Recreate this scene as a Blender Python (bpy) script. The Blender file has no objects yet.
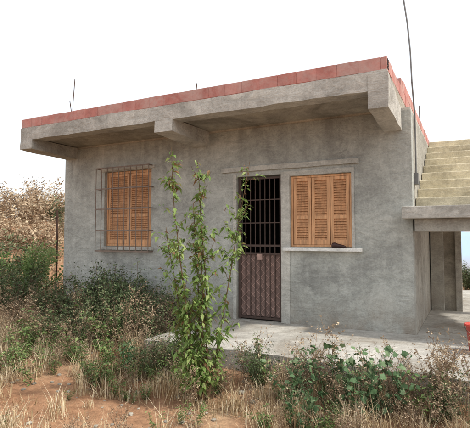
import bpy, math, random
import bmesh
import numpy as np
from mathutils import Vector, noise as mn
random.seed(7); rng=np.random.default_rng(7)
R=math.radians
scene=bpy.context.scene
scene.view_settings.view_transform='Standard'
scene.view_settings.look='None'
scene.view_settings.exposure=0

# ------------------------------------------------------------ materials
def newmat(name):
    m=bpy.data.materials.new(name); m.use_nodes=True
    nt=m.node_tree; b=nt.nodes['Principled BSDF']
    return m,nt,b
def ramp(nt,stops,fac=None):
    r=nt.nodes.new('ShaderNodeValToRGB'); e=r.color_ramp.elements
    while len(e)<len(stops): e.new(0.5)
    for i,(p,c) in enumerate(stops):
        e[i].position=p; e[i].color=(c[0],c[1],c[2],1) if hasattr(c,'__len__') else (c,c,c,1)
    if fac is not None: nt.links.new(fac,r.inputs[0])
    return r
def coords(nt,scale=(1,1,1),rot=(0,0,0)):
    t=nt.nodes.new('ShaderNodeTexCoord'); m=nt.nodes.new('ShaderNodeMapping')
    m.inputs['Scale'].default_value=scale; m.inputs['Rotation'].default_value=rot
    nt.links.new(t.outputs['Object'],m.inputs[0]); return m.outputs[0]
def noise(nt,vec,scale,detail=4,rough=.6,dist=0):
    n=nt.nodes.new('ShaderNodeTexNoise'); n.inputs['Scale'].default_value=scale
    n.inputs['Detail'].default_value=min(detail,5); n.inputs['Roughness'].default_value=rough
    n.inputs['Distortion'].default_value=dist
    nt.links.new(vec,n.inputs['Vector']); return n.outputs[0]
def mix(nt,fac,a,b,mode='MIX'):
    m=nt.nodes.new('ShaderNodeMix'); m.data_type='RGBA'; m.blend_type=mode
    for s,v in ((0,fac),(6,a),(7,b)):
        if isinstance(v,(int,float)): m.inputs[s].default_value=v
        elif isinstance(v,tuple): m.inputs[s].default_value=(*v,1)
        else: nt.links.new(v,m.inputs[s])
    return m.outputs[2]
def bump(nt,b,h,strength,dist=0.01,prev=None):
    n=nt.nodes.new('ShaderNodeBump'); n.inputs['Strength'].default_value=strength
    n.inputs['Distance'].default_value=dist; nt.links.new(h,n.inputs['Height'])
    if prev: nt.links.new(prev,n.inputs['Normal'])
    nt.links.new(n.outputs[0],b.inputs['Normal']); return n.outputs[0]
def zband(nt,z0,z1,v0,v1,nfac=None):
    t=nt.nodes.new('ShaderNodeTexCoord'); s=nt.nodes.new('ShaderNodeSeparateXYZ'); nt.links.new(t.outputs['Object'],s.inputs[0])
    mr=nt.nodes.new('ShaderNodeMapRange'); mr.inputs[1].default_value=z0; mr.inputs[2].default_value=z1
    mr.inputs[3].default_value=v0; mr.inputs[4].default_value=v1
    nt.links.new(s.outputs[2],mr.inputs[0])
    if nfac is None: return mr.outputs[0]
    mm=nt.nodes.new('ShaderNodeMath'); mm.operation='MULTIPLY'; nt.links.new(mr.outputs[0],mm.inputs[0]); nt.links.new(nfac,mm.inputs[1])
    return mm.outputs[0]

def plaster(name,light,mid,dark,dirt=True):
    m,nt,b=newmat(name); c=coords(nt)
    n1=noise(nt,c,0.8,8,.66,.9)
    base=ramp(nt,[(.34,dark),(.49,mid),(.62,light)],n1).outputs[0]
    n2=noise(nt,coords(nt,(2.0,2.0,4),(0,.6,0)),1.5,6,.7,2.2)
    col=mix(nt,.42,base,ramp(nt,[(.35,.64),(.62,1.22)],n2).outputs[0],'MULTIPLY')
    n3=noise(nt,coords(nt,(5,5,.45)),1.3,5,.65,.3)
    col=mix(nt,.3,col,ramp(nt,[(.38,.66),(.58,1.1)],n3).outputs[0],'MULTIPLY')
    n4=noise(nt,c,48,3,.75)
    col=mix(nt,.5,col,ramp(nt,[(.3,.6),(.7,1.3)],n4).outputs[0],'MULTIPLY')
    n6=noise(nt,c,2.3,7,.78,.6)
    col=mix(nt,ramp(nt,[(.54,0.),(.66,.55)],n6).outputs[0],col,tuple(x*1.12 for x in light))
    n7=noise(nt,coords(nt,(1,1,1),(1,2,3)),1.7,7,.75,.4)
    col=mix(nt,ramp(nt,[(.56,0.),(.72,.45)],n7).outputs[0],col,tuple(x*.85 for x in dark))
    if dirt:
        low=zband(nt,0,.6,.75,0,ramp(nt,[(.35,.1),(.65,1.)],noise(nt,c,2.2,6,.7)).outputs[0])
        col=mix(nt,low,col,(.28,.22,.165))
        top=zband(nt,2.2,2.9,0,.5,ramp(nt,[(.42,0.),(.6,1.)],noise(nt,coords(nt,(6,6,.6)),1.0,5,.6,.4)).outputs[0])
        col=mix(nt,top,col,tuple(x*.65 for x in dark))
    nt.links.new(col,b.inputs['Base Color']); b.inputs['Roughness'].default_value=.93
    b.inputs['Specular IOR Level'].default_value=.2
    p=bump(nt,b,n2,.7,.03); p=bump(nt,b,n4,.6,.006,p)
    return m
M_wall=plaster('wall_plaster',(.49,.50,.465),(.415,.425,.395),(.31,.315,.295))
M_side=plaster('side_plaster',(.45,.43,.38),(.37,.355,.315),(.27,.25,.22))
M_conc=plaster('raw_concrete',(.57,.55,.50),(.46,.44,.40),(.30,.285,.255),False)
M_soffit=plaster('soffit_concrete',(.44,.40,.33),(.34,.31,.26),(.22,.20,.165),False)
M_smooth=plaster('pale_cement',(.58,.57,.52),(.50,.49,.45),(.38,.37,.34),False)
M_sill=plaster('white_sill',(.82,.82,.79),(.79,.79,.76),(.70,.69,.65),False)
M_stair=plaster('stair_cement',(.74,.67,.50),(.64,.575,.42),(.44,.39,.28),False)
M_terr=plaster('terrace_concrete',(.52,.50,.46),(.43,.41,.37),(.30,.265,.22),False)

def tintmat(name,stops,rough=.8,nz=None,transl=0,bumpy=0,dust=None):
    m,nt,b=newmat(name); a=nt.nodes.new('ShaderNodeAttribute'); a.attribute_name='tint'
    col=ramp(nt,stops,a.outputs['Fac']).outputs[0]
    if nz:
        nn=noise(nt,coords(nt),nz,6,.7)
        col=mix(nt,.6,col,ramp(nt,[(.3,.6),(.7,1.3)],nn).outputs[0],'MULTIPLY')
        if bumpy: bump(nt,b,nn,bumpy,.01)
    if dust:
        nd=noise(nt,coords(nt),2.2,5,.75,.5)
        col=mix(nt,ramp(nt,[(.42,0.),(.66,.8)],nd).outputs[0],col,dust)
    nt.links.new(col,b.inputs['Base Color']); b.inputs['Roughness'].default_value=rough
    b.inputs['Specular IOR Level'].default_value=.25
    if transl:
        tr=nt.nodes.new('ShaderNodeBsdfTranslucent'); nt.links.new(col,tr.inputs[0])
        ms=nt.nodes.new('ShaderNodeMixShader'); ms.inputs[0].default_value=transl
        nt.links.new(b.outputs[0],ms.inputs[1]); nt.links.new(tr.outputs[0],ms.inputs[2])
        nt.links.new(ms.outputs[0],nt.nodes['Material Output'].inputs[0])
    return m
M_brick=tintmat('red_brick',[(0,(.46,.185,.155)),(.6,(.49,.205,.175)),(1,(.53,.24,.205))],.9,7,0,.4,(.52,.37,.33))
def simple(name,col,rough=.6,metal=0,nz=20,amt=.5,lo=.5,hi=1.3,scale=(1,1,1)):
    m,nt,b=newmat(name); nn=noise(nt,coords(nt,scale),nz,4,.65)
    c=mix(nt,amt,tuple(col),ramp(nt,[(.3,lo),(.7,hi)],nn).outputs[0],'MULTIPLY')
    nt.links.new(c,b.inputs['Base Color']); b.inputs['Roughness'].default_value=rough; b.inputs['Metallic'].default_value=metal
    bump(nt,b,nn,.15,.004); return m
M_wood=simple('varnished_wood',(.66,.36,.18),.6,0,3,.9,.5,1.25,(9,9,1.0))
M_wooddark=simple('wood_slat',(.58,.30,.145),.65,0,4,.9,.5,1.25,(9,9,2.0))
M_iron=simple('rusty_iron',(.085,.055,.045),.7,.2,30)
M_ironpale=simple('primed_iron',(.38,.25,.21),.75,0,8,.8)
M_ironback=simple('gate_sheet',(.20,.13,.11),.8,0,8,.8)
M_ironwhite=simple('grille_paint',(.19,.14,.11),.6,0,14,.7,.5,1.6)
M_rebar=simple('rebar',(.09,.05,.035),.8,.3,40)
M_dark=simple('interior_shade',(.02,.018,.016),.9)  # near-black colour stands in for shade inside the room and hollow bricks
M_redpl=simple('red_plastic',(.50,.05,.03),.4,0,5,.5)
M_cable=simple('grey_conduit',(.16,.16,.16),.6)
M_shoe=simple('dark_leather',(.05,.018,.015),.5)

# ------------------------------------------------------------ mesh helpers
def mesh_obj(name,verts,faces,mat=None,parent=None,tint=None,smooth=False):
    me=bpy.data.meshes.new(name); me.from_pydata(verts,[],faces); me.update()
    if tint is not None:
        a=me.attributes.new('tint','FLOAT','FACE'); a.data.foreach_set('value',np.asarray(tint,dtype=np.float32))
    if smooth: me.polygons.foreach_set('use_smooth',[True]*len(me.polygons))
    ob=bpy.data.objects.new(name,me); scene.collection.objects.link(ob)
    if mat: me.materials.append(mat)
    if parent: ob.parent=parent
    return ob
def empty(name):
    e=bpy.data.objects.new(name,None); scene.collection.objects.link(e); return e
BF=[(0,3,2,1),(4,5,6,7),(0,1,5,4),(1,2,6,5),(2,3,7,6),(3,0,4,7)]
class B:
    def __init__(s): s.v=[];s.f=[];s.t=[]
    def box(s,x0,x1,y0,y1,z0,z1,t=0,j=0):
        o=len(s.v)
        for (x,y,z) in ((x0,y0,z0),(x1,y0,z0),(x1,y1,z0),(x0,y1,z0),(x0,y0,z1),(x1,y0,z1),(x1,y1,z1),(x0,y1,z1)):
            s.v.append((x+random.uniform(-j,j),y+random.uniform(-j,j),z+random.uniform(-j,j)))
        s.f+= [tuple(o+i for i in f) for f in BF]; s.t+=[t]*6
    def tube(s,pts,r,n=6,t=0,r1=None):
        pts=[Vector(p) for p in pts]; o=len(s.v); L=len(pts)
        for i,p in enumerate(pts):
            d=(pts[min(i+1,L-1)]-pts[max(i-1,0)]).normalized()
            a=d.cross(Vector((0,0,1)) if abs(d.z)<.9 else Vector((1,0,0))).normalized(); b=d.cross(a)
            rr=r if r1 is None else r+(r1-r)*i/(L-1)
            for k in range(n):
                q=p+a*math.cos(2*math.pi*k/n)*rr+b*math.sin(2*math.pi*k/n)*rr; s.v.append(tuple(q))
        for i in range(L-1):
            for k in range(n):
                s.f.append((o+i*n+k,o+i*n+(k+1)%n,o+(i+1)*n+(k+1)%n,o+(i+1)*n+k)); s.t.append(t)
        s.f.append(tuple(o+k for k in range(n))[::-1]); s.t.append(t)
        s.f.append(tuple(o+(L-1)*n+k for k in range(n))); s.t.append(t)
    def obj(s,name,mat,parent=None,bevel=0,smooth=False):
        ob=mesh_obj(name,s.v,s.f,mat,parent,s.t,smooth)
        if bevel:
            m=ob.modifiers.new('bevel','BEVEL'); m.width=bevel; m.segments=2; m.limit_method='ANGLE'
        return ob
def rough(ob,cuts,amp,sc=3.0):
    bm=bmesh.new(); bm.from_mesh(ob.data)
    for _ in range(cuts):
        es=[e for e in bm.edges if e.calc_length()>.16]
        if not es: break
        bmesh.ops.subdivide_edges(bm,edges=es,cuts=1,use_grid_fill=True)
    for v in bm.verts:
        n=mn.noise_vector(v.co*sc); n2=mn.noise_vector(v.co*sc*4)
        v.co+=n*amp+n2*amp*.5
    bm.to_mesh(ob.data); bm.free()

def wall_holes(name,xs,zs,hole,y0,y1,mat,parent):
    xs=sorted(xs); zs=sorted(zs); V={};verts=[];faces=[]
    def vi(p):
        p=tuple(round(c,5) for c in p)
        if p not in V: V[p]=len(verts); verts.append(p)
        return V[p]
    nx,nz=len(xs)-1,len(zs)-1
    solid=lambda i,k: 0<=i<nx and 0<=k<nz and not hole((xs[i]+xs[i+1])/2,(zs[k]+zs[k+1])/2)
    for i in range(nx):
        for k in range(nz):
            if not solid(i,k): continue
            a,b,c,d=xs[i],xs[i+1],zs[k],zs[k+1]
            faces.append([vi((a,y0,c)),vi((b,y0,c)),vi((b,y0,d)),vi((a,y0,d))])
            faces.append([vi((a,y1,c)),vi((a,y1,d)),vi((b,y1,d)),vi((b,y1,c))])
            if not solid(i-1,k): faces.append([vi((a,y0,c)),vi((a,y0,d)),vi((a,y1,d)),vi((a,y1,c))])
            if not solid(i+1,k): faces.append([vi((b,y0,c)),vi((b,y1,c)),vi((b,y1,d)),vi((b,y0,d))])
            if not solid(i,k-1): faces.append([vi((a,y0,c)),vi((a,y1,c)),vi((b,y1,c)),vi((b,y0,c))])
            if not solid(i,k+1): faces.append([vi((a,y0,d)),vi((b,y0,d)),vi((b,y1,d)),vi((a,y1,d))])
    return mesh_obj(name,verts,faces,mat,parent)

# ------------------------------------------------------------ house
house=empty('concrete_house')
XL,XR=-6.90,-0.66; YF,YB=6.26,11.6; ZC=2.90
LW=(-5.90,-4.84,1.08,2.42); DR=(-3.20,-2.47,0.0,2.17); RW=(-2.33,-1.44,1.10,2.13)
def hole(x,z):
    for (a,b,c,d) in (LW,DR,RW):
        if a<x<b and c<z<d: return True
    return False
XS=[XL,XR]+[v for w in (LW,DR,RW) for v in w[:2]]; ZS=[-.5,ZC]+[v for w in (LW,DR,RW) for v in w[2:]]
wall_holes('front_wall',set(XS),set(ZS),hole,YF,YF+.2,M_wall,house)
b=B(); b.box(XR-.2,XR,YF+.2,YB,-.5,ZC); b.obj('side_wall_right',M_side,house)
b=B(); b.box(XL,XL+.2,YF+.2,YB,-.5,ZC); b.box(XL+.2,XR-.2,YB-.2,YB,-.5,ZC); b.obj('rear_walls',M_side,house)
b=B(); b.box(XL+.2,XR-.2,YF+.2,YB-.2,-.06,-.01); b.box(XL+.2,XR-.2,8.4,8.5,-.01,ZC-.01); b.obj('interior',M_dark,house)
RX0,RX1,RY0,RY1=-6.86,-0.79,5.24,11.75
b=B(); b.box(RX0,RX1,RY0,RY0+.22,2.90,3.115); o=b.obj('roof_front_beam',M_conc,house); rough(o,6,.012)
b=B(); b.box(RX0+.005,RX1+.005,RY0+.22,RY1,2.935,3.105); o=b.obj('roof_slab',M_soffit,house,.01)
b=B(); b.box(RX0+.05,XR-.003,YF+.01,YB-.01,2.90,2.935); b.obj('ceiling_course',M_conc,house)
for i,(a,c,zf,zb) in enumerate(((RX0-.004,-6.58,2.74,2.72),(-4.00,-3.70,2.735,2.70),(-1.00,RX1+.012,2.69,2.64))):
    v=[(a,RY0-.012,zf),(c,RY0-.012,zf),(c,YF,zb),(a,YF,zb),(a,RY0-.012,2.93 if i!=2 else 3.085),(c,RY0-.012,2.93 if i!=2 else 3.085),(c,YF,2.93),(a,YF,2.93)]
    if i!=2: v[4]=(a,RY0+.0,2.915); v[5]=(c,RY0+.0,2.915)
    o=mesh_obj('cantilever_beam_%d'%(i+1),v,BF,M_conc,house); rough(o,4,.009)
BZ0,BZ1=3.12,3.268
b=B(); x=RX0
while x<RX1-.05:
    L=min(.25,RX1-x); dz=random.uniform(-.003,.003)
    b.box(x+.001,x+L-.001,RY0+.005+random.uniform(-.002,.002),RY0+.12,BZ0,BZ1+dz,random.random()**1.5,.0015); x+=L
y=RY0+.125
while y<RY1-.1:
    L=.25; rows=2 if y>6.4 else 1
    for r in range(rows):
        b.box(RX1-.1,RX1+random.uniform(-.004,.004),y+.002,y+L-.002,BZ0+r*.15,BZ1-.003+r*.15,random.random(),.002)
        b.box(RX0,RX0+.1,y+.002,y+L-.002,BZ0+r*.15,BZ1-.003+r*.15,random.random(),.002)
    y+=L
b.obj('brick_course',M_brick,house,.003)
b=B(); b.box(RX0+.012,RX1-.012,RY0+.010,RY0+.11,3.09,3.262); b.box(RX1-.09,RX1-.008,RY0+.11,RY1-.1,3.09,3.25); b.box(RX1-.09,RX1-.008,6.45,RY1-.1,3.25,3.40)
b.obj('brick_mortar',M_brick,house)
b=B()
for k in range(2):
    for r in range(3): b.box(RX1-.004,RX1+.004,RY0+.02+k*.045,RY0+.055+k*.045,3.135+r*.042,3.163+r*.042)
b.obj('brick_core_shade',M_dark,house)  # dark blocks set on the brick end as painted shade of its hollows
b=B(); b.box(-3.45,-1.33,YF-.035,YF-.001,2.245,2.315); b.box(-5.98,-4.76,YF-.03,YF-.001,2.43,2.485)
o=b.obj('lintels',M_smooth,house); rough(o,5,.006)
b=B(); b.box(-2.468,-2.335,YF-.012,YF-.001,0.0,2.2); b.box(-3.26,-3.203,YF-.008,YF-.001,0,2.2)
b.box(-2.335,-1.40,YF-.012,YF-.001,2.134,2.2); b.box(-1.437,-1.40,YF-.012,YF-.001,1.10,2.134)
o=b.obj('window_surround',M_smooth,house); rough(o,4,.003)
b=B(); b.box(-2.42,-1.30,YF-.085,YF+.1,1.045,1.096); b.obj('window_sill_right',M_sill,house,.006)
b=B(); b.box(-5.98,-4.78,YF-.07,YF+.1,1.02,1.076); b.obj('window_sill_left',M_smooth,house,.006)
def shutter(name,x0,x1,z0,z1,yf,leaves):
    fr=B(); sl=B(); W=(x1-x0)/leaves; e=.002
    for i in range(leaves):
        a=x0+i*W+.004; c=x0+(i+1)*W-.004; s=.045
        fr.box(a,a+s,yf,yf+.035,z0,z1); fr.box(c-s,c,yf,yf+.035,z0,z1)
        hs=[z0,z0+(z1-z0)*.38,z1-s]
        for h in hs: fr.box(a+s,c-s,yf+e,yf+.033,h,h+s*(1.5 if h==z0 else 1))
        for (h0,h1) in ((hs[0]+s*1.5,hs[1]),(hs[1]+s,hs[2])):
            n=max(2,int((h1-h0)/.036)); st=(h1-h0)/n
            for k in range(n):
                zz=h0+k*st; o=len(sl.v)
                sl.v+=[(a+s,yf+.004,zz-.002),(c-s,yf+.004,zz-.002),(c-s,yf+.030,zz+st*1.05),(a+s,yf+.030,zz+st*1.05),
                       (a+s,yf+.004,zz+.007),(c-s,yf+.004,zz+.007),(c-s,yf+.030,zz+st*1.05+.007),(a+s,yf+.030,zz+st*1.05+.007)]
                sl.f+=[tuple(o+i for i in f) for f in BF]; sl.t+=[0]*6
    fr.obj(name+'_frame',M_wood,house,.003); sl.obj(name+'_louvres',M_wooddark,house)
def winframe(name,x0,x1,z0,z1,yf,w=.04):
    b=B(); b.box(x0,x0+w,yf,yf+.06,z0,z1); b.box(x1-w,x1,yf,yf+.06,z0,z1); b.box(x0+w,x1-w,yf+.002,yf+.058,z1-w,z1); b.box(x0+w,x1-w,yf+.002,yf+.058,z0,z0+w)
    b.obj(name,M_wood,house,.003)
winframe('window_frame_left',LW[0]+.003,LW[1]-.003,LW[2]+.003,LW[3]-.003,YF+.05)
shutter('shutter_left',LW[0]+.045,LW[1]-.045,LW[2]+.045,LW[3]-.045,YF+.06,2)
winframe('window_frame_right',RW[0]+.003,RW[1]-.003,RW[2]+.003,RW[3]-.003,YF+.03,.03)
shutter('shutter_right',RW[0]+.035,RW[1]-.035,RW[2]+.035,RW[3]-.035,YF+.04,3)
b=B(); gx0,gx1,gz0,gz1=-5.98,-4.80,1.0,2.47; gy=YF-.13
n=9
for i in range(n+1):
    x=gx0+(gx1-gx0)*i/n; b.tube([(x,gy,gz0),(x,gy,gz1)],.0075,6)
for z in (gz0,gz0+.36,gz0+.74,gz0+1.1,gz1):
    b.box(gx0-.01,gx1+.01,gy-.004,gy+.004,z-.012,z+.012)
    for x in (gx0,gx1): b.box(x-.006,x+.006,gy+.004,YF+.02,z-.008,z+.008)
b.obj('window_grille',M_ironwhite,house)
b=B(); x0,x1=DR[0]+.004,DR[1]-.004; y=YF+.05
for a,c in ((x0,x0+.04),(x1-.04,x1)): b.box(a,c,y,y+.04,.01,2.165)
for z in (.02,.98,1.1,2.12): b.box(x0+.04,x1-.04,y+.002,y+.038,z,z+.03)
n=8
for i in range(1,n): 
    x=x0+.04+(x1-x0-.08)*i/n; b.tube([(x,y+.014,.05),(x,y+.014,2.13)],.008,6)
for z in (1.45,1.80): b.box(x0+.04,x1-.04,y+.006,y+.022,z,z+.015)
b.obj('gate_bars',M_iron,house)
b=B(); b.box(x0+.04,x1-.04,y+.030,y+.035,.055,.98); b.obj('gate_panel',M_ironback,house)
b=B(); xm=(x0+x1)/2
for k in range(-6,8):
    W=x1-x0-.08; xa=x0+.04; s=.13
    for sg in (1,-1):
        c0=.055+k*s
        za=c0 if sg==1 else c0+W; zb=c0+W if sg==1 else c0
        zx=lambda f: za+(zb-za)*f
        fs=[f for f in np.linspace(0,1,81) if .06<=zx(f)<=.975]
        if len(fs)>2: b.tube([(xa+W*fs[0],y+.026,zx(fs[0])),(xa+W*fs[-1],y+.026,zx(fs[-1]))],.006,5)
b.box(xm-.04,xm+.04,y-.006,y+.002,.9,.99)
b.obj('gate_lattice',M_ironpale,house)
b=B()
for (x,yy,h,lean) in ((-6.05,5.62,.72,.02),(-6.08,5.64,.35,-.03),(-3.55,5.6,.25,.02),(-.87,9.6,.6,.02)):
    b.tube([(x,yy,3.0),(x+lean*.4,yy,3.2+h*.5),(x+lean,yy+lean,3.25+h)],.007,6)
b.obj('starter_bars',M_rebar,house)
b=B(); b.tube([(XR+.02,YF+.32,2.0),(XR+.02,YF+.32,2.5),(XR+.02,YF+.30,2.9),(XR+.01,YF+.12,3.3),(XR+.0,YF+.1,3.7),(XR-.03,YF+.1,4.1),(XR-.08,YF+.1,4.5),(XR-.16,YF+.1,5.0)],.010,8)
b.box(XR,XR+.05,YF+.25,YF+.4,1.95,2.1); b.obj('electric_mast',M_cable,house,0)

# ------------------------------------------------------------ outdoor staircase
st=empty('outdoor_staircase')
sx0,sx1=XR+.004,1.55  # outer width extended beyond the view, added to keep sun off the passage
b=B(); b.box(-.76,sx1,5.98,YF-.004,1.47,1.62); b.box(sx0,sx1,YF-.004,6.6,1.47,1.62); o=b.obj('landing_slab',M_conc,st,.008)
b=B(); b.box(sx0+.03,sx1-.02,6.12,6.5,1.31,1.469); b.obj('landing_beam',M_side,st,.006)
b=B(); ns=9; rise=1.36/ns; go=.30
for i in range(ns):
    y0=6.6+i*go
    b.box(sx0,sx1-.12,y0,y0+go+.03-.002 if i<ns-1 else 10.6,1.47+i*rise+(.003 if i else 0),1.62+(i+1)*rise)
o=b.obj('steps',M_stair,st); rough(o,3,.007,4)
mm=o.modifiers.new('bevel','BEVEL'); mm.width=.012; mm.segments=2; mm.limit_method='ANGLE'; mm.angle_limit=R(50)
b=B(); b.box(sx0+.01,sx0+.22,8.75,8.98,-.1,2.6); b.box(sx0+.40,sx0+.50,8.8,8.95,-.1,2.6); b.box(sx1-.25,sx1-.02,6.15,6.4,-.1,1.31)
b.box(sx1-.25,sx1-.02,8.75,8.98,-.1,2.6)
b.obj('stair_columns',M_side,st,.008)
b=B(); b.box(sx0+.22,sx0+.40,8.86,8.92,-.1,2.6); b.obj('stair_back_wall',M_soffit,st)

# ------------------------------------------------------------ ground
def terr_h(x,y):
    z=-.37
    z+=.16*max(0,min(1,(y-3.7)/.7)) if x>-4.6 else .16*max(0,min(1,(y-3.7)/2))
    z+=.035*mn.noise(Vector((x*.8,y*.8,0)))+.02*mn.noise(Vector((x*3,y*3,1)))
    d=math.hypot(x,y)
    z+=2.5*math.exp(-(((x+23)/9)**2+((y-17)/8)**2))
    z+=max(0,min(1,(d-9)/30))*.15*mn.noise(Vector((x*.1,y*.1,3)))*3
    f=max(0,min(1,(y-14-.4*max(0,-x-8))/120)); z-=28*f*f*(3-2*f)
    return z
def axis(lo,hi,near0,near1,step,k=1.13):
    a=list(np.arange(near0,near1+1e-6,step)); s=step; v=near1
    while v<hi: s*=k; v+=s; a.append(v)
    s=step; v=near0
    while v>lo: s*=k; v-=s; a.insert(0,v)
    return a
ax=axis(-3500,3500,-12,3,.12); ay=axis(-600,4500,1,13,.12)
V=[];F=[]
for yy in ay:
    for xx in ax:
        z=terr_h(xx,yy)
        D=math.hypot(xx,yy)
        if D>900: z+= (D-900)/3000*70*(.6+mn.noise(Vector((xx*.0011,yy*.0011,5)))) if yy>0 else 0
        V.append((xx,yy,z))
nx=len(ax)
for j in range(len(ay)-1):
    for i in range(nx-1):
        F.append((j*nx+i,j*nx+i+1,(j+1)*nx+i+1,(j+1)*nx+i))
m,nt,bs=newmat('dry_soil_painted_haze'); c=coords(nt)
n1=noise(nt,c,.9,8,.6,.3); n2=noise(nt,c,14,8,.7); n3=noise(nt,c,90,4,.7)
col=ramp(nt,[(.3,(.28,.145,.08)),(.5,(.38,.215,.125)),(.7,(.45,.31,.195))],n1).outputs[0]
col=mix(nt,.7,col,ramp(nt,[(.3,.5),(.7,1.35)],n2).outputs[0],'MULTIPLY')
col=mix(nt,.4,col,ramp(nt,[(.3,.5),(.7,1.4)],n3).outputs[0],'MULTIPLY')
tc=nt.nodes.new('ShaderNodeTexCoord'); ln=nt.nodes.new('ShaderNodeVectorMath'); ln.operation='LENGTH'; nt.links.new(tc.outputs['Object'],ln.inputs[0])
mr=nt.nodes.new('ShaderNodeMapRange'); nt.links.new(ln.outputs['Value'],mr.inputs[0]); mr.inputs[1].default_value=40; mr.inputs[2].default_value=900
col=mix(nt,mr.outputs[0],col,(.36,.47,.60))  # aerial haze painted into the soil colour, bluer with distance
nt.links.new(col,bs.inputs['Base Color']); bs.inputs['Roughness'].default_value=1; bs.inputs['Specular IOR Level'].default_value=.1
p=bump(nt,bs,n2,.8,.03); bump(nt,bs,n3,.5,.008,p)
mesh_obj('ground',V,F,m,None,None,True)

TX=-3.55
b=B(); b.box(TX,1.6,4.48,YF-.003,-.55,0.0); o=b.obj('terrace_pavement',M_terr); rough(o,6,.018,2.0)
b=B(); b.box(XR+.003,1.6,YF+.01,12.5,-.5,-.03); b.obj('side_passage_pavement',M_terr)

# ------------------------------------------------------------ vegetation
U=random.uniform
class T:
    def __init__(s): s.v=[];s.f=[];s.t=[]
    def stem(s,pts,r0,r1,t):
        L=len(pts);o=len(s.v)
        for i,p in enumerate(pts):
            rr=r0+(r1-r0)*i/(L-1)
            for k in range(3):
                a=2.094*k; s.v.append((p[0]+math.cos(a)*rr,p[1]+math.sin(a)*rr,p[2]))
        for i in range(L-1):
            for k in range(3):
                a=o+i*3+k;b_=o+i*3+(k+1)%3
                s.f+=[(a,b_,b_+3),(a,b_+3,a+3)]; s.t+=[t,t]
    def leaf(s,p,d,L,W,t,droop=.3):
        p=Vector(p); d=Vector(d).normalized(); side=d.cross(Vector((0,0,1)))
        if side.length<.05: side=Vector((1,0,0))
        side.normalize(); roll=U(-.9,.9); up=side.cross(d)
        side=side*math.cos(roll)+up*math.sin(roll); up=side.cross(d)
        m=p+d*L*.45+Vector((0,0,-droop*L*.12)); tip=p+d*L*.95+Vector((0,0,-droop*L*.6))
        o=len(s.v)
        s.v+=[tuple(p),tuple(m+side*W*.5+up*W*.12),tuple(m-side*W*.5+up*W*.12),tuple(m),tuple(tip)]
        s.f+=[(o,o+3,o+1),(o,o+2,o+3),(o+1,o+3,o+4),(o+3,o+2,o+4)]
        s.t+=[t,min(1,t+.04),t,min(1,t+.04)]
    def sleaf(s,p,d,L,W,t):
        p=Vector(p); d=Vector(d).normalized(); side=Vector((U(-1,1),U(-1,1),U(-.5,.5))).cross(d)
        if side.length<.05: side=Vector((1,0,0))
        side.normalize(); m=p+d*L*.45; o=len(s.v)
        s.v+=[tuple(p),tuple(m+side*W*.5),tuple(m-side*W*.5),tuple(p+d*L)]
        s.f+=[(o,o+2,o+1),(o+1,o+2,o+3)]; s.t+=[t,min(1,t+.03)]
    def broad(s,p,nrm,R_,t):
        n=Vector(nrm).normalized(); a=n.cross(Vector((.3,.2,1))).normalized(); b_=n.cross(a); p=Vector(p); o=len(s.v)
        s.v.append(tuple(p)); K=15; ph=random.random()*6
        for k in range(K):
            th=2*math.pi*k/K; r=R_*(.78+.22*math.cos(5*th))*U(.9,1.05)*(0.45 if k==0 else 1)
            q=p+(a*math.cos(th+ph)+b_*math.sin(th+ph))*r+n*(.12*R_*math.cos(th*3)-.15*R_); s.v.append(tuple(q))
        for k in range(K): s.f.append((o,o+1+k,o+1+(k+1)%K)); s.t.append(t+.03*(k%2))
    def blade(s,x,y,h,az,bend,w,t):
        o=len(s.v); dx,dy=math.cos(az),math.sin(az); px,py=-dy*w,dx*w
        h1=h*.55
        s.v+=[(x-px,y-py,0),(x+px,y+py,0),(x+dx*bend*.3-px*.8,y+dy*bend*.3-py*.8,h1),(x+dx*bend*.3+px*.8,y+dy*bend*.3+py*.8,h1),(x+dx*bend,y+dy*bend,h*(1-.15*bend/max(h,.01)))]
        s.f+=[(o,o+1,o+3),(o,o+3,o+2),(o+2,o+3,o+4)]; s.t+=[t,t,min(1,t+.05)]
    def arr(s): return np.array(s.v,float),np.array(s.f,int),np.array(s.t,float)
def wander(p,d,L,n,w=.25,up=.05):
    pts=[Vector(p)]; d=Vector(d).normalized()
    for i in range(n):
        d=(d+Vector((U(-w,w),U(-w,w),U(-w*.5,w*.5)+up))).normalized(); pts.append(pts[-1]+d*L/n)
    return pts
def tuft(nb,h0,h1,spread,lo=.3,hi=1.,w=(.0018,.004)):
    t=T()
    for _ in range(nb):
        a=U(0,6.28); r=spread*math.sqrt(random.random()); h=U(h0,h1)
        t.blade(r*math.cos(a),r*math.sin(a),h,U(0,6.28),U(.1,1.0)*h,U(*w),U(lo,hi))
    return t.arr()
def dryweed(h,branches=9):
    t=T()
    for s in range(random.randint(2,4)):
        main=wander((U(-.05,.05),U(-.05,.05),0),(U(-.35,.35),U(-.35,.35),1),h*U(.7,1),6,.18)
        t.stem(main,.004,.0018,U(.2,.5))
        for b_ in range(branches):
            q=main[random.randint(2,6)]; a=U(0,6.28)
            br=wander(q,(math.cos(a),math.sin(a),U(.5,1.3)),h*U(.12,.34),3,.3)
            t.stem(br,.002,.001,U(.2,.6))
            for k in range(random.randint(4,8)):
                p=br[random.randint(1,3)]+Vector((U(-.012,.012),U(-.012,.012),U(-.012,.012)))
                t.sleaf(p,(U(-1,1),U(-1,1),U(-.4,1)),U(.015,.04),U(.007,.016),U(.3,1))
    return t.arr()
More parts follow.
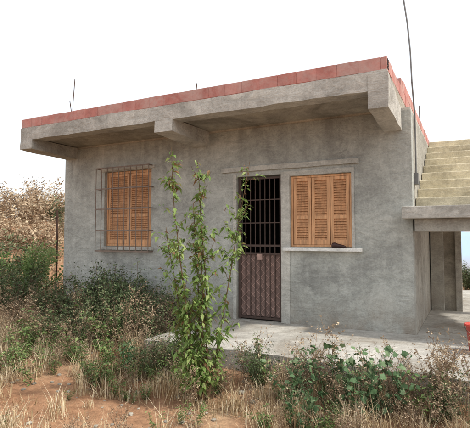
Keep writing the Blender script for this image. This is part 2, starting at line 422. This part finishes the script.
def greenweed(h,stems=6,lf=36,L=(.03,.07),W=(.014,.03),tl=(.45,1)):
    t=T()
    for s in range(stems):
        main=wander((U(-.04,.04),U(-.04,.04),0),(U(-.55,.55),U(-.55,.55),1),h*U(.55,1),6,.2)
        t.stem(main,.005,.002,U(.1,.35))
        for k in range(lf):
            i=random.randint(1,5); f=random.random(); p=main[i]*(1-f)+main[i+1]*f
            a=U(0,6.28); r=U(0,.09)*h
            p=p+Vector((math.cos(a)*r,math.sin(a)*r,U(-.02,.04)))
            t.leaf(p,(math.cos(a),math.sin(a),U(-.3,.9)),U(*L),U(*W),U(*tl),.4)
    return t.arr()
def shrub(h,w,n,L=(.025,.06),tl=(.35,1),wr=(.3,.5),ns=14,ext=1.05):
    t=T()
    for s in range(ns):
        a=U(0,6.28); main=wander((U(-.08,.08),U(-.08,.08),0),(math.cos(a)*w/h,math.sin(a)*w/h,U(.5,1.3)),h*U(.6,ext),6,.25)
        t.stem(main,.007,.002,U(.05,.3)); tw=U(-.2,.15)
        for k in range(int(n/ns)):
            i=random.randint(1,5); f=random.random(); p=main[i]*(1-f)+main[i+1]*f
            p=p+Vector((random.gauss(0,.05),random.gauss(0,.05),random.gauss(0,.05)))*w*2
            if p.z<0: continue
            l=U(*L)
            t.sleaf(p,(U(-1,1),U(-1,1),U(-.3,1)),l,l*U(*wr),min(1,max(.1,U(*tl)+tw)))
    return t.arr()
def stamp(name,temps,places,mat,parent=None):
    Vs=[];Fs=[];Ts=[];o=0
    for (x,y,s,k,dt) in places:
        v,f,t=temps[k%len(temps)]
        a=U(0,6.28); c,sn=math.cos(a),math.sin(a)
        lx,ly=U(-.12,.12),U(-.12,.12)
        q=np.empty_like(v); q[:,0]=(v[:,0]*c-v[:,1]*sn)*s+v[:,2]*lx*s; q[:,1]=(v[:,0]*sn+v[:,1]*c)*s+v[:,2]*ly*s; q[:,2]=v[:,2]*s
        q+=np.array([x,y,terr_h(x,y)-.01])
        Vs.append(q);Fs.append(f+o);Ts.append(np.clip(t+dt,0,1)); o+=len(v)
    V=np.concatenate(Vs);F=np.concatenate(Fs);Tt=np.concatenate(Ts)
    me=bpy.data.meshes.new(name); me.vertices.add(len(V)); me.vertices.foreach_set('co',V.astype(np.float32).ravel())
    me.loops.add(len(F)*3); me.loops.foreach_set('vertex_index',F.astype(np.int32).ravel())
    me.polygons.add(len(F)); me.polygons.foreach_set('loop_start',np.arange(0,len(F)*3,3,dtype=np.int32))
    a=me.attributes.new('tint','FLOAT','FACE'); a.data.foreach_set('value',Tt.astype(np.float32))
    me.update(calc_edges=True); me.materials.append(mat)
    ob=bpy.data.objects.new(name,me); scene.collection.objects.link(ob)
    return ob
M_dry=tintmat('dry_grass',[(0,(.19,.12,.06)),(.4,(.38,.27,.15)),(.75,(.56,.45,.28)),(1,(.70,.61,.44))],.8,None,0)
M_brown=tintmat('dry_weed',[(0,(.11,.07,.05)),(.4,(.23,.155,.10)),(.8,(.40,.30,.20)),(1,(.56,.45,.31))],.9,None,0)
M_green=tintmat('weed_leaf',[(0,(.13,.09,.045)),(.3,(.15,.13,.055)),(.45,(.065,.11,.035)),(.8,(.13,.21,.06)),(1,(.25,.32,.12))],.65,None,.2)
M_darkg=tintmat('shrub_leaf',[(0,(.12,.075,.05)),(.22,(.17,.115,.075)),(.36,(.07,.075,.04)),(.55,(.055,.085,.035)),(.85,(.11,.155,.065)),(1,(.21,.24,.13))],.75,None,0)
M_sap=tintmat('sapling_leaf',[(0,(.16,.12,.07)),(.25,(.26,.13,.06)),(.4,(.10,.16,.04)),(.75,(.20,.31,.08)),(1,(.36,.45,.16))],.5,None,.35)
M_vine=tintmat('vine_leaf',[(0,(.08,.10,.04)),(.4,(.06,.12,.05)),(.8,(.13,.22,.10)),(1,(.24,.31,.17))],.6,None,.2)

def blocked(x,y,m=0.0):
    if TX-m<x<1.6+m and y>4.48-m: return True
    if XL-m<x<XR and y>YF-m and y<YB: return True
    return False
def dens(x,y):
    d=.55+.75*mn.noise(Vector((x*1.1,y*1.1,7)))
    e=((x+2.9)/1.6)**2+((y-3.15)/.62)**2
    if e<1: d*=.06+.35*e
    return d
def scatter(n,region,fn=None,mind=2.3):
    out=[]; x0,x1,y0,y1=region; tries=0
    while len(out)<n and tries<n*30:
        tries+=1
        x,y=U(x0,x1),U(y0,y1)
        if blocked(x,y,.06) or math.hypot(x,y)<mind: continue
        if fn and random.random()>fn(x,y): continue
        out.append((x,y))
    return out
tufts=[tuft(40,.08,.26,.12) for _ in range(5)]+[tuft(30,.2,.42,.09,.4,1) for _ in range(2)]+[tuft(40,.04,.13,.17,.1,.9,(.002,.005)) for _ in range(4)]
pl=[(x,y,U(.55,1.05),random.randint(0,10),U(-.25,.15)) for x,y in scatter(2500,(-9,1.8,1.8,7.5),dens)]
pl+=[(x,y,U(1.,1.8),random.randint(0,10),U(-.3,.1)) for x,y in scatter(900,(-26,-6.9,4,24),lambda x,y:.8)]
stamp('dry_grass',tufts,pl,M_dry)
dw=[dryweed(U(.5,.8),random.randint(8,13)) for _ in range(8)]
pl=[(x,y,U(.3,.72),random.randint(0,7),U(-.2,.15)) for x,y in scatter(480,(-9,1.6,2.4,6.2),dens,3.0)]
pl+=[(x,y,U(.6,1.0),random.randint(0,7),U(-.1,.2)) for x,y in scatter(34,(-2.2,0.6,3.9,4.4),None,3.6)]
pl+=[(x,y,U(.8,1.15),random.randint(0,7),U(-.2,.15)) for x,y in scatter(60,(-6.8,-3.6,4.3,6.1),None,3.6)]
pl+=[(x,y,U(1,1.5),random.randint(0,7),U(-.2,.2)) for x,y in scatter(150,(-22,-7,5,18),None,3.6)]
stamp('dry_weeds',dw,pl,M_brown)
gw=[greenweed(U(.35,.6),random.randint(4,7)) for _ in range(6)]
pl=[(x,y,U(.25,.75),random.randint(0,5),U(-.2,.1)) for x,y in scatter(290,(-8,1.4,2.6,5.8),lambda x,y:dens(x,y)*(.5+mn.noise(Vector((x,y,20)))),3.0)]
pl+=[(x,y,U(.9,1.4),random.randint(0,5),U(-.1,.1)) for x,y in ((-5.36,4.27),(-5.1,4.0),(-4.8,3.6),(-5.6,4.6),(-4.9,4.5),(-3.9,4.2),(-4.2,4.5),(-3.0,4.2),(-1.9,4.2),(-3.6,3.75),(-2.7,4.25),(-.3,4.1))]
stamp('green_weeds',gw,pl,M_green)
sh=[shrub(U(.8,1.),U(.38,.52),2000,(.028,.065),tl=(.35,1),wr=(.3,.52),ns=20,ext=1.15) for _ in range(5)]
pl=[(U(-6.9,-4.3),U(5.0,5.95),U(.7,1.05),random.randint(0,4),U(-.1,.12)) for _ in range(17)]
pl+=[(-4.2,5.4,.85,1,0),(-3.9,5.0,.7,4,0.05),(-3.85,5.6,.75,0,0),(-4.2,4.7,.75,2,.05),(-4.7,4.6,.7,3,.1),(-5.3,4.8,.75,1,.05),(-3.1,4.1,.5,0,0),(-2.9,4.3,.5,2,.05),(-1.9,4.2,.5,3,.05),(.9,4.2,.8,1,0),(-7.5,5.4,1.,2,.0),(-8.0,6.2,1.,2,-.1),(-.2,4.2,.45,4,.05)]
for i,(x,y,s,k,d) in enumerate(pl): stamp('shrub',sh,[(x,y,s,k,d)],M_darkg)
stamp('reddish_shrub',sh,[(-9.6,6.0,1.2,1,-.2),(-10.3,6.6,1.3,2,-.3)],M_brown)
lb=[shrub(1.3,.6,3000,(.05,.10),(.6,1),(.35,.5))]
stamp('green_bush',lb,[(-8.55,6.8,1.05,0,.08)],M_green)
hb=[shrub(1.6,1.1,1400,(.07,.17),(.3,1),(.2,.4)) for _ in range(3)]
pl=[(x,y,U(.7,1.5),random.randint(0,2),U(-.1,.3)) for x,y in scatter(85,(-34,-14,9,27))]
stamp('hillside_scrub',hb,pl,M_brown)
pl=[(x,y,U(.5,1.1),random.randint(0,2),U(-.2,.1)) for x,y in scatter(24,(-34,-10,8,27))]
stamp('hillside_green_scrub',hb,pl,M_darkg)
pl=[(x,y,U(.5,.9),random.randint(0,4),U(-.1,.1)) for x,y in [(U(-.6,3),U(13,16)) for _ in range(20)]]
stamp('rear_scrub',sh,pl,M_darkg)
t=T()
for s in range(16):
    a=U(0,6.28); main=wander((U(-.25,.25),U(-.12,.12),0),(math.cos(a)*.7,math.sin(a)*.4,U(.5,1.3)),U(.3,.62),6,.3)
    t.stem(main,.005,.002,U(.1,.6))
    for k in range(11):
        p=main[random.randint(1,6)]+Vector((U(-.05,.05),U(-.05,.05),U(0,.05)))
        t.broad(p,(U(-.8,.8),U(-1,.3),U(.3,1)),U(.02,.045),U(.3,1))
va=[t.arr()]
for x,y,s in ((-1.05,4.05,1.05),(-.72,4.15,1.0),(-1.25,3.7,.75),(-1.5,4.15,.8),(-3.35,4.1,.7)): stamp('broadleaf_vine',va,[(x,y,s,0,0)],M_vine)

# ---- tall sapling (x = across, y = depth)
sp=T()
stems=[((-.03,0),(-.115,-.02,1),2.46,520),((.03,.02),(.06,.04,1),2.34,600),((.0,-.02),(-.02,.0,1),1.95,540),((.05,0),(.17,.05,1),2.38,460),((-.05,.02),(-.19,.0,1),1.75,420),((.0,.03),(.06,-.10,1),1.55,320),((-.06,.02),(-.06,.06,1),1.2,240)]
for (p0,d,H,nl) in stems:
    main=wander((p0[0],p0[1],0),d,H,12,.045,.02); sp.stem(main,.012,.003,.05)
    tw=[]
    for b_ in range(32):
        i=random.randint(1,11); a=U(0,6.28); fr=i/12
        br=wander(main[i],(math.cos(a),math.sin(a),U(.5,1.7)),U(.12,.32)*(1.2-.6*fr),4,.25); sp.stem(br,.004,.0015,.08); tw.append((br,fr))
    for k in range(nl):
        if random.random()<.3:
            i=random.randint(1,11); f=random.random(); p=main[i]*(1-f)+main[i+1]*f; fr=i/12
        else:
            br,fr=random.choice(tw); i=random.randint(1,3); f=random.random(); p=br[i]*(1-f)+br[i+1]*f
        if fr>.85 and random.random()<.35: continue
        p=p+Vector((U(-.02,.02),U(-.02,.02),U(-.02,.02)))
        a=U(0,6.28); tnt=U(.42,1)
        if random.random()<.05+.12*(fr>.8): tnt=U(.15,.32)
        L=U(.045,.095)*(1.05-.3*fr)
        sp.leaf(p,(math.cos(a),math.sin(a),U(-.8,.6)),L,L*U(.36,.52),tnt,.8)
v,f,tt=sp.arr()
def place(name,v,f,tt,x,y,mat,rz=0):
    c,s=math.cos(rz),math.sin(rz); q=v.copy(); q[:,0]=v[:,0]*c-v[:,1]*s+x; q[:,1]=v[:,0]*s+v[:,1]*c+y; q[:,2]+=terr_h(x,y)-.02
    return mesh_obj(name,[tuple(a) for a in q],[tuple(int(k) for k in a) for a in f],mat,None,tt)
place('young_tree',v,f,tt,-2.31,3.78,M_sap,R(27))

# ---- small props
b=B(); b.tube([(-8.5,7.5,-.5),(-8.49,7.5,.7),(-8.5,7.5,1.88)],.022,8); b.box(-8.53,-8.47,7.47,7.53,1.7,1.72); b.obj('fence_post',M_rebar)
def bucket(x,y,z):
    e=empty('plastic_bucket'); V=[];F=[];n=24
    prof=[(.0,.0),(.105,.0),(.11,.01),(.135,.27),(.15,.275),(.15,.295),(.14,.295),(.128,.27),(.1,.02),(0,.02)]
    for r,h in prof:
        for k in range(n): V.append((x+r*math.cos(6.2832*k/n),y+r*math.sin(6.2832*k/n),z+h))
    for i in range(len(prof)-1):
        for k in range(n): F.append((i*n+k,i*n+(k+1)%n,(i+1)*n+(k+1)%n,(i+1)*n+k))
    mesh_obj('pail',V,F,M_redpl,e,None,True)
    b=B(); b.tube([(x+.15*math.cos(a),y-.02-.11*math.sin(a),z+.285-.10*math.sin(a)) for a in np.linspace(0,math.pi,13)],.003,6); b.obj('handle',M_iron,e)
bucket(.06,5.6,0.012)
V=[];F=[];n=12
prof=[(-.12,.03,.045),(-.11,.035,.06),(-.06,.036,.065),(-.01,.034,.05),(.05,.04,.04),(.1,.042,.032),(.13,.03,.022),(.145,.008,.012)]
for (px,w,h) in prof:
    for k in range(n):
        a=6.2832*k/n; V.append((-1.62+px*.75,YF-.035+w*math.cos(a)*.8,1.098+max(0,h*(1+math.sin(a))*.5*1.1)))
for i in range(len(prof)-1):
    for k in range(n): F.append((i*n+k,i*n+(k+1)%n,(i+1)*n+(k+1)%n,(i+1)*n+k))
F.append(tuple(range(n))); F.append(tuple((len(prof)-1)*n+k for k in range(n)))
mesh_obj('old_shoe',V,F,M_shoe,None,None,True)
bm=bmesh.new()
for i in range(420):
    x,y=U(-7,1.4),U(2.3,5.2)
    if blocked(x,y,.02): continue
    s=U(.008,.03)*(1.8 if random.random()<.06 else 1); z=terr_h(x,y)
    r=bmesh.ops.create_icosphere(bm,subdivisions=1,radius=s)
    for vv in r['verts']:
        vv.co=Vector((vv.co.x*U(.8,1.3),vv.co.y*U(.8,1.3),vv.co.z*U(.5,.8)))+Vector((x,y,z+s*.2))
me=bpy.data.meshes.new('stones'); bm.to_mesh(me); bm.free(); me.materials.append(M_soffit)
scene.collection.objects.link(bpy.data.objects.new('stones',me))

# ------------------------------------------------------------ light
el,phi=R(52),R(7)
sd=Vector((math.cos(el)*math.cos(phi),math.cos(el)*math.sin(phi),math.sin(el)))
L=bpy.data.lights.new('sun','SUN'); L.energy=3.4; L.angle=R(2.5); L.color=(1,.94,.84)
lo=bpy.data.objects.new('sun',L); scene.collection.objects.link(lo); lo.rotation_euler=sd.to_track_quat('Z','Y').to_euler()
w=bpy.data.worlds.new('World'); scene.world=w; w.use_nodes=True; nt=w.node_tree
bg=nt.nodes['Background']; sky=nt.nodes.new('ShaderNodeTexSky'); sky.sky_type='NISHITA'; sky.sun_disc=False
sky.sun_elevation=el; sky.sun_rotation=R(90)-phi; sky.dust_density=4; sky.air_density=1.2; sky.altitude=300
hz=mix(nt,.72,sky.outputs[0],(9.4,9.6,9.75))
nt.links.new(hz,bg.inputs[0]); bg.inputs[1].default_value=.15

# ------------------------------------------------------------ camera
cd=bpy.data.cameras.new('camera'); cd.lens=35.0; cd.sensor_width=36; cd.clip_end=12000; cd.clip_start=.05
co=bpy.data.objects.new('camera',cd); scene.collection.objects.link(co)
co.location=(0,0,1.23); co.rotation_euler=(R(93),0,R(27.3)); scene.camera=co
